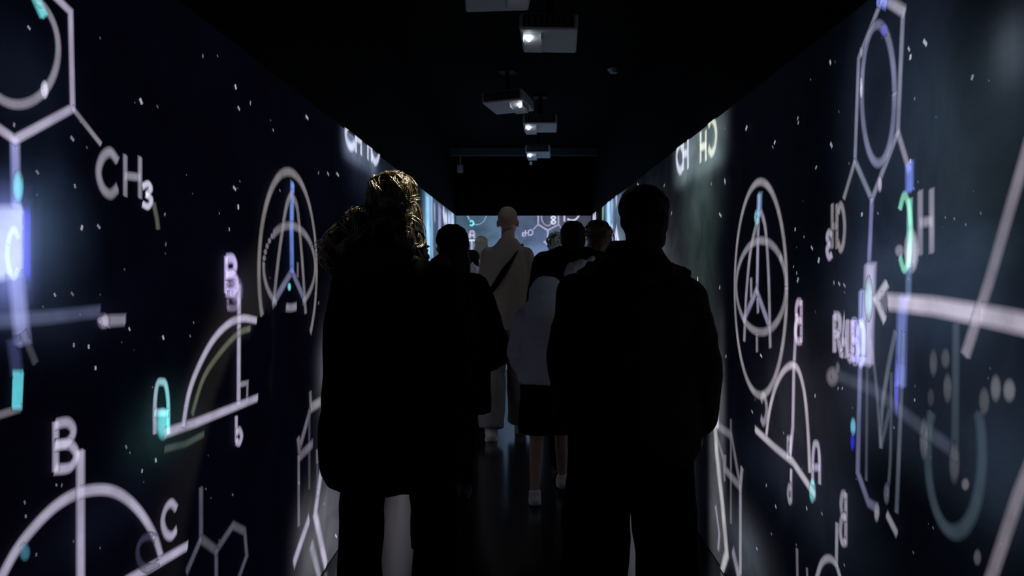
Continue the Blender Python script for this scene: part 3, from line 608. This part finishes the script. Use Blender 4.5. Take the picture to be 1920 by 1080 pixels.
def legs(p, J, name, m, rt, rk, ra, cut=None, voxel=.012, wr=(.01, 11, .5), label=None):
    s = J['s']; b = MB(); b.loft([(0, 0, .82 * s, .16 * s, .12 * s), (0, 0, .93 * s, .175 * s, .13 * s), (0, 0, 1.02 * s, .155 * s, .115 * s)])
    for q in ('l', 'r'):
        h, k, a = J['hip_' + q], J['kn_' + q], J['an_' + q] + Vector((0, -.01, .0))
        if cut is None: b.tube([h, (h + k) / 2, k, (k + a) / 2, a], [rt, (rt + rk) / 2, rk, (rk + ra) / 2, ra], 16, False)
        else: b.tube([h, (h + k) / 2, (h + k) / 2 * (1 - cut) + k * cut], [rt, rk, ra], 16, False)
    o = fused(name, b, m, p, voxel, 4, wr)
    if label: o['label'] = label
    return o
def shoes(p, J, m, label=None):
    s = J['s']
    for q in ('l', 'r'):
        a = J['an_' + q]; b = MB(); z = a.z
        b.tube([a + Vector((0, -.045 * s, -.05 * s)), a + Vector((0, .05 * s, -.048 * s)), a + Vector((0, .165 * s, -.062 * s))], [(.042 * s, .04 * s), (.047 * s, .04 * s), (.044 * s, .026 * s)], 14, True, side=(1, 0, 0))
        b.tube([a + Vector((0, -.01, -.04 * s)), a + Vector((0, -.012, .02 * s))], [.05 * s, .047 * s], 14, False)
        o = fused('shoe', b, m, p, .008, 3)
        zs = [v.co.z for v in o.data.vertices]; lo = min(zs)
        for v in o.data.vertices:
            if v.co.z < lo + .012: v.co.z = lo + .004
        b = MB(); b.tube([a + Vector((0, -.05 * s, lo - a.z + .008)), a + Vector((0, .05 * s, lo - a.z + .008)), a + Vector((0, .17 * s, lo - a.z + .01))], [(.046 * s, .012), (.05 * s, .012), (.046 * s, .012)], 14, True, side=(1, 0, 0))
        so = link('sole', b.mesh('sole'), m, o, True)
        if label: o['label'] = label
def cap_hair(p, R, J, m, blobs, voxel=.008, wr=(.006, 40, .3), name='hair', label=None):
    s = J['s']; b = MB()
    for c, r in blobs: b.ell(Vector(c) * s, tuple(q * s for q in r))
    b.xform(R); o = fused(name, b, m, p, voxel, 3, wr)
    if label: o['label'] = label
    return o
CAP = [((0, -.025, .048), (.083, .098, .086)), ((0, -.05, .0), (.079, .07, .08))]
BOB = CAP + [((0, -.055, -.06), (.085, .062, .1)), ((-.07, -.015, -.05), (.022, .045, .08)), ((.07, -.015, -.05), (.022, .045, .08))]
LONG = BOB + [((0, -.075, -.17), (.1, .05, .14)), ((0, -.085, -.28), (.09, .04, .1))]

# 1: woman with the curly up-do, near left
p, J, R = person(-.48, 2.75, 1.64, 'person in a long black coat with messy curly hair tied up, near left', stride=.12, voxel=.006,
                 hip_l=(-.1, 0, .87), kn_l=(-.13, .07, .47), an_l=(-.145, .1, .09), hip_r=(.1, 0, .87), kn_r=(.162, -.02, .47), an_r=(.165, -.12, .09),
                 el_l=(-.185, -.04, 1.08), wr_l=(-.225, .06, .84), sh_l=(-.15, -.01, 1.31), sh_r=(.16, -.01, 1.31), el_r=(.215, -.02, 1.06), wr_r=(.235, .09, .84), hands={'r': dict(d=(.06, .25, -1), n=(-1, .3, 0), side=-1, curl=28, hold=8)})
top(p, J, 'coat', M['black_cloth'], .55, .25, .18, sleeve=(.085, .072, .062), wr=(.014, 7, .5),
    secs=[(.57, .235, .17), (.62, .265, .185), (.8, .27, .18), (.95, .245, .165), (1.1, .21, .15), (1.22, .205, .15), (1.32, .195, .13), (1.38, .15, .11), (1.43, .1, .1), (1.46, .085, .085)])
legs(p, J, 'trousers', M['charcoal'], .1, .086, .08); shoes(p, J, M['black_shoe'])
hb = [((0, -.02, .035), (.092, .105, .095)), ((0, -.045, .125), (.082, .08, .07)), ((-.1, -.05, -.01), (.085, .08, .07)), ((-.17, -.05, -.06), (.07, .07, .06)), ((-.215, -.045, -.1), (.05, .06, .06)), ((.05, -.05, -.04), (.05, .08, .09)), ((-.04, -.085, -.09), (.145, .075, .12)), ((-.12, -.06, -.15), (.12, .07, .09)), ((.05, -.06, -.14), (.07, .07, .08))]
hr = cap_hair(p, R, J, M['hair_core'], hb, .009, (.014, 26, 1), label='messy golden brown up-do')
def curls(R, s, blobs, n, seed, rad=.0016, length=(.09, .19), per=9):
    """n curly locks of a few strands each, rooted on the hair's own volume"""
    rnd = random.Random(seed); b = MB()
    for _ in range(n):
        c, r = rnd.choice(blobs); t = rnd.uniform(0, 2 * PI); z = rnd.uniform(-.5, 1); q = math.sqrt(max(0, 1 - z * z))
        nrm = Vector((q * math.cos(t), q * math.sin(t), z)); p0 = Vector((c[0] + nrm.x * r[0], c[1] + nrm.y * r[1], c[2] + nrm.z * r[2]))
        if p0.y > .02 and p0.z < .1: continue
        tang = (nrm.cross(Vector((rnd.gauss(0, 1), rnd.gauss(0, 1), rnd.gauss(0, .6)))).normalized() + Vector((0, 0, -.35))).normalized(); bi = nrm.cross(tang).normalized()
        L = rnd.uniform(*length); turns = rnd.uniform(.5, 1.5); amp = rnd.uniform(.004, .013); lift = rnd.uniform(.0, .018); ph = rnd.uniform(0, 6)
        for m_ in range(per):
            o1, o2, dp, dl, up = rnd.gauss(0, .005), rnd.gauss(0, .003), rnd.gauss(0, .3), rnd.uniform(.75, 1.1), rnd.random() ** 5 * .02; pts = []
            for k in range(11):
                f = k / 10; a = ph + dp + turns * 2 * PI * f; x = L * dl * (f - .5)
                bend = nrm * (-(x * x) / (2 * max(.05, sum(r) / 3)))
                pts.append((p0 + tang * x + bend + bi * (amp * math.sin(a) + o1 * (1 + f)) + nrm * (.006 + o2 + amp * .5 * (1 + math.cos(a)) + (lift + up) * f * f)) * s)
            b.tube(pts, [rad * .6] + [rad] * 7 + [rad * .8, rad * .6, rad * .3], 4, False)
    b.xform(R); return b
link('curls', curls(R, J['s'], hb[:5] + hb[1:3] + hb[1:2] + hb[5:6], 170, 11).mesh('curls'), M['hair_curl'], hr, True)['kind'] = 'stuff'
b = MB(); b.ell((0, 0, 0), (.011, .011, .004)); rg = link('ring', b.mesh('ring'), M['silver'], p, True); rg.location = (.25, .125, .735)
b = MB(); b.box((-.036, -.004, -.075), (.036, .004, .075)); ph = link('phone', b.mesh('phone'), M['phone']); bevel(ph, .003)
ph.location = (-.48 + .208, 2.75 + .135, .737); ph.rotation_euler = (.2, math.radians(52), math.radians(80)); tag(ph, 'slim pale phone held low in the hand of the curly haired person', 'phone')
b = MB(); b.ell((.01, -.006, .045), (.012, .003, .012)); link('camera_bump', b.mesh('camera_bump'), M['grille'], ph, True)

# 8: man with short hair, near right
p, J, R = person(.405, 2.75, 1.675, 'person with short dark hair in a black jacket, near right', skin='skin_dark', stride=.1, voxel=.006, head=(.035, .01, 1.56), neck=(.03, -.02, 1.425),
                 sh_l=(-.205, -.01, 1.275), sh_r=(.195, -.01, 1.255), el_l=(-.242, -.04, 1.04), wr_l=(-.23, .04, .81), el_r=(.238, -.04, 1.02), wr_r=(.25, .03, .79),
                 hip_l=(-.1, 0, .89), kn_l=(-.14, -.02, .48), an_l=(-.165, -.1, .09), hip_r=(.1, 0, .89), kn_r=(.115, .05, .48), an_r=(.145, .08, .09))
top(p, J, 'jacket', M['black_nylon'], .7, .25, .17, sleeve=(.082, .078, .062), wr=(.012, 8, .9),
    secs=[(.66, .225, .15), (.7, .245, .16), (.85, .25, .165), (1.05, .25, .16), (1.2, .255, .16), (1.28, .245, .145), (1.34, .215, .125), (1.385, .15, .11), (1.42, .115, .1), (1.45, .1, .095), (1.48, .085, .085)])
cap_hair(p, R, J, M['hair_black'], [((0, -.02, .042), (.098, .108, .092)), ((0, -.05, -.01), (.094, .08, .085)), ((0, -.06, -.075), (.078, .055, .075))], label='short cropped black hair')
b = MB(); b.tube([(-.1, -.1, 1.38), (0, -.135, 1.34), (.1, -.1, 1.37)], [.03, .045, .03]); b.tube([(.1, -.09, 1.37), (.185, -.03, 1.355)], [.03, .025]); b.tube([(-.1, -.09, 1.385), (-.13, -.03, 1.385)], [.03, .02]); fused('hood', b, M['black_nylon'], p, .012, 4, (.008, 14, 1))
legs(p, J, 'trousers', M['black_cloth'], .118, .124, .122); shoes(p, J, M['black_shoe'])

# 2: long black hair, dark coat, head turned to the left
p, J, R = person(-.45, 4.55, 1.60, 'person with long straight black hair in a flared dark coat, looking left', stride=.12, yaw=math.radians(50), rot=0.0,
                 el_l=(-.22, .02, 1.03), wr_l=(-.16, .2, .9), el_r=(.295, -.03, .86), wr_r=(.24, .16, .78), sh_l=(-.155, -.01, 1.24), sh_r=(.155, -.01, 1.24))
top(p, J, 'coat', M['black_cloth'], .5, .25, .18, sleeve=(.085, .085, .075),
    secs=[(.48, .245, .18), (.55, .255, .19), (.75, .25, .175), (.95, .22, .155), (1.13, .205, .14), (1.22, .19, .125), (1.29, .14, .1), (1.35, .1, .09)])
cap_hair(p, R, J, M['hair_black'], [((0, -.02, .045), (.105, .112, .1)), ((0, -.05, .0), (.105, .09, .095)), ((-.07, -.02, -.08), (.03, .055, .11)), ((.07, -.02, -.08), (.03, .055, .11)), ((0, -.075, -.13), (.105, .06, .14)), ((0, -.085, -.23), (.1, .05, .1)), ((.03, -.08, -.3), (.06, .035, .06))], label='long straight black hair')
legs(p, J, 'trousers', M['charcoal'], .1, .08, .06); shoes(p, J, M['black_shoe'])

# 3: red top between the two on the left
p, J, R = person(-.47, 3.5, 1.545, 'person in a dark red scarf half hidden behind the curly haired person', yaw=-.5, head=(-.05, .01, 1.44), neck=(-.03, -.02, 1.31), hip_l=(-.06, 0, .82), kn_l=(.005, -.02, .44), an_l=(.01, -.1, .085), kn_r=(.075, .05, .44), an_r=(.085, .06, .085), sh_l=(-.16, -.01, 1.22), sh_r=(.16, -.01, 1.22), wr_l=(-.16, .16, .85), wr_r=(.18, .14, .84), el_r=(.215, -.03, 1.0), el_l=(-.2, -.03, 1.0))
top(p, J, 'sweater', M['charcoal'], .78, .2, .15, sleeve=(.07, .062, .055)); 
b = MB(); b.tube([(-.03 + .098 * math.cos(t * PI / 6), -.02 + .09 * math.sin(t * PI / 6), 1.345 + .02 * math.cos(t * PI / 6)) for t in range(13)], .042, 12); b.tube([(.05, -.04, 1.37), (.09, -.01, 1.40), (.1, .03, 1.38)], [.03, .045, .03]); fused('scarf', b, M['dark_red'], p, .01, 4, (.006, 20, 1))
cap_hair(p, R, J, M['hair_black'], BOB, label='short black bob'); legs(p, J, 'trousers', M['black_cloth'], .09, .066, .056); shoes(p, J, M['black_shoe'])

# 4: tall bald man in the middle
p, J, R = person(-.127, 6.02, 1.825, 'tall bald person in a beige shirt with a dark strap across the back', stride=.1, yaw=-.15, voxel=.009,
                 an_l=(-.13, -.1, .09), kn_l=(-.13, 0, .52), an_r=(.1, .16, .09), kn_r=(.1, .1, .52), sh_l=(-.15, -.01, 1.44), sh_r=(.15, -.01, 1.44), el_l=(-.19, -.03, 1.16), wr_l=(-.17, .2, 1.08), el_r=(.19, -.04, 1.16), wr_r=(.18, .1, .95))
sc = J['s']
cap_hair(p, R, J, M['stubble'], [((0, -.014, .037), (.0775, .097, .088))], .009, (.001, 40, 1), label='closely shaved hair')
top(p, J, 'shirt', M['beige'], .86, .2, .15, sleeve=(.068, .066, .06), wr=(.012, 8, .5), secs=[(.86, .195, .15), (1.1, .2, .15), (1.3, .2, .145), (1.42, .19, .125), (1.5, .13, .1), (1.55, .085, .085), (1.58, .07, .07)])
legs(p, J, 'trousers', M['pale_trouser'], .115, .11, .105); shoes(p, J, M['white_shoe'], 'white trainer')
bag = bpy.data.objects.new('crossbody_bag', None); C.objects.link(bag); bag.location = p.location; bag.scale = p.scale; tag(bag, 'black crossbody bag slung over the beige shirt of the bald person', 'bag')
b = MB(); pts = [(.11, .11, 1.47), (.105, .03, 1.535), (.08, -.075, 1.5), (.0, -.152, 1.36), (-.1, -.16, 1.2), (-.19, -.12, 1.08), (-.245, -.02, 1.02), (-.23, .1, 1.0)]
pts = crv([p_[:2] + (p_[2],) for p_ in pts], 1) if False else pts
b.tube(pts, [(.028, .006)] * 8, 10, False, side=(.8, 0, .6)); o = link('strap', b.mesh('strap'), M['strap'], bag, True)
s_ = o.modifiers.new('s', 'SUBSURF'); s_.levels = 1; s_.render_levels = 2
b = MB(); b.box((-.27, .1, .88), (-.13, .17, 1.06)); o = link('pouch', b.mesh('pouch'), M['strap'], bag); bevel(o, .02, 3)
b = MB(); b.box((-.265, .166, .97), (-.135, .178, 1.055)); o = link('flap', b.mesh('flap'), M['strap'], bag); bevel(o, .004)

# 5: child with a pale hood up
p, J, R = person(.134, 4.35, 1.285, 'child in a pale grey hoodie with the hood up and black shorts', stride=.1, pitch=-.15, skin='skin',
                 an_l=(-.07, -.06, .075), kn_l=(-.06, 0, .36), an_r=(.1, .2, .095), kn_r=(.09, .1, .37), el_l=(-.175, -.03, .86), wr_l=(-.13, .12, .74), el_r=(.145, -.03, .84), wr_r=(.13, .12, .7), sh_l=(-.125, 0, 1.06), sh_r=(.125, 0, 1.06))
top(p, J, 'hoodie', M['grey_fleece'], .7, .17, .13, sleeve=(.068, .06, .05), wr=(.012, 12, .6), secs=[(.69, .165, .13), (.72, .175, .135), (.85, .17, .13), (.98, .175, .125), (1.08, .165, .115), (1.14, .135, .1), (1.19, .1, .09)])
b = MB(); b.ell((0, -.02, 1.2), (.105, .115, .115)); b.tube([(0, -.05, 1.08), (0, -.04, 1.14), (0, -.02, 1.2)], [.13, .125, .1]); fused('hood', b, M['grey_fleece'], p, .01, 5, (.006, 14, 1))
legs(p, J, 'shorts', M['black_cloth'], .095, .1, .1, cut=.75); shoes(p, J, M['white_shoe'], 'white trainer')

# 6: dark jacket, round head, pale scarf
p, J, R = person(.325, 4.95, 1.65, 'person with a round black haired head and a pale grey scarf in a dark jacket', stride=-.1, voxel=.009, sh_l=(-.18, -.01, 1.38), sh_r=(.18, -.01, 1.38), el_l=(-.245, -.04, 1.08), wr_l=(-.22, .12, .9), wr_r=(.22, .12, .88))
top(p, J, 'jacket', M['black_cloth'], .72, .23, .16, sleeve=(.085, .075, .065), secs=[(.7, .22, .15), (.9, .235, .155), (1.1, .235, .15), (1.28, .245, .145), (1.4, .235, .12), (1.455, .2, .1), (1.49, .1, .085)])
b = MB(); b.tube([(-.04, -.155, 1.31), (-.01, -.16, 1.355), (.05, -.15, 1.385), (.11, -.125, 1.405), (.13, -.06, 1.415), (.128, .03, 1.42), (.11, .11, 1.36), (.1, .15, 1.2)], [.03, .042, .032, .02, .022, .024, .03, .03]); fused('scarf', b, M['grey_scarf'], p, .009, 4, (.006, 30, 1))
cap_hair(p, R, J, M['hair_black'], [((0, -.02, .042), (.092, .104, .092)), ((0, -.05, -.01), (.088, .075, .085)), ((0, -.06, -.08), (.08, .055, .07))], label='round black hair'); legs(p, J, 'trousers', M['black_cloth'], .105, .08, .065); shoes(p, J, M['black_shoe'])

# 7: brown hair behind
p, J, R = person(.56, 5.65, 1.68, 'person with brown wavy hair behind the round haired person on the right', stride=.1, voxel=.009, yaw=.35, sh_l=(-.16, -.01, 1.33), sh_r=(.16, -.01, 1.33), el_r=(.2, -.03, 1.05), wr_r=(.16, .15, .9), el_l=(-.2, -.03, 1.05), wr_l=(-.16, .15, .9))
top(p, J, 'jacket', M['charcoal'], .7, .2, .15, sleeve=(.07, .065, .055)); legs(p, J, 'trousers', M['charcoal'], .1, .08, .065); shoes(p, J, M['black_shoe'])
hb2 = [((0, -.02, .045), (.092, .105, .096)), ((0, -.05, -.03), (.1, .085, .11)), ((-.07, -.03, -.09), (.035, .055, .1)), ((.075, -.03, -.09), (.035, .055, .1)), ((0, -.07, -.15), (.115, .06, .12))]
hr = cap_hair(p, R, J, M['hair_brown'], hb2, .01, (.012, 24, .5), label='brown wavy hair'); link('curls', curls(R, J['s'], hb2[:2], 26, 4, .002).mesh('curls'), M['hair_brown'], hr, True)['kind'] = 'stuff'

# 9, 10: fair heads near the end wall; 11: small person in a striped scarf
p, J, R = person(-.5, 8.8, 1.66, 'fair haired person far ahead at the left by the end wall', stride=.05, voxel=.011, sh_l=(-.165, -.01, 1.33), sh_r=(.165, -.01, 1.33))
top(p, J, 'jacket', M['grey_scarf'], .72, .2, .15); cap_hair(p, R, J, M['hair_fair'], BOB, .01, (.008, 30, .4), label='fair bob'); legs(p, J, 'trousers', M['charcoal'], .1, .08, .065); shoes(p, J, M['black_shoe'])
p, J, R = person(.345, 8.0, 1.655, 'person with light curly hair far ahead at the right of the end wall', stride=-.05, voxel=.011, sh_l=(-.165, -.01, 1.33), sh_r=(.165, -.01, 1.33))
top(p, J, 'jacket', M['charcoal'], .72, .2, .15); hr = cap_hair(p, R, J, M['hair_brown'], CAP, .01, (.01, 30, .6), label='light curly hair'); link('curls', curls(R, J['s'], CAP, 40, 9, .0025).mesh('curls'), M['hair_fair'], hr, True)['kind'] = 'stuff'
legs(p, J, 'trousers', M['charcoal'], .1, .08, .065); shoes(p, J, M['black_shoe'])
p, J, R = person(-.455, 6.5, 1.47, 'small person in a dark cap with a pale lilac scarf, left of the bald person', stride=.06, voxel=.01, sh_l=(-.15, -.01, 1.18), sh_r=(.15, -.01, 1.18))
top(p, J, 'jacket', M['charcoal'], .65, .18, .14); cap_hair(p, R, J, M['charcoal'], [((0, -.014, .066), (.088, .106, .072)), ((0, -.05, .0), (.085, .07, .07)), ((0, .09, .062), (.06, .06, .01))], .009, (.002, 20, 1), name='cap')
b = MB()
for k, (x, dz) in enumerate(((.0, 0), (.035, .0), (.07, -.03))): b.tube([(x - .02, -.1, 1.37 + dz), (x + .01, -.125, 1.32 + dz), (x + .012, -.15, 1.22 + dz), (x, -.165, 1.12 + dz)], [.01, .016, .015, .01])
fused('scarf', b, mat('pale_lilac_knit', (.75, .72, .85), .9, scale=80), p, .007, 3)
legs(p, J, 'trousers', M['charcoal'], .09, .075, .06); shoes(p, J, M['black_shoe'])
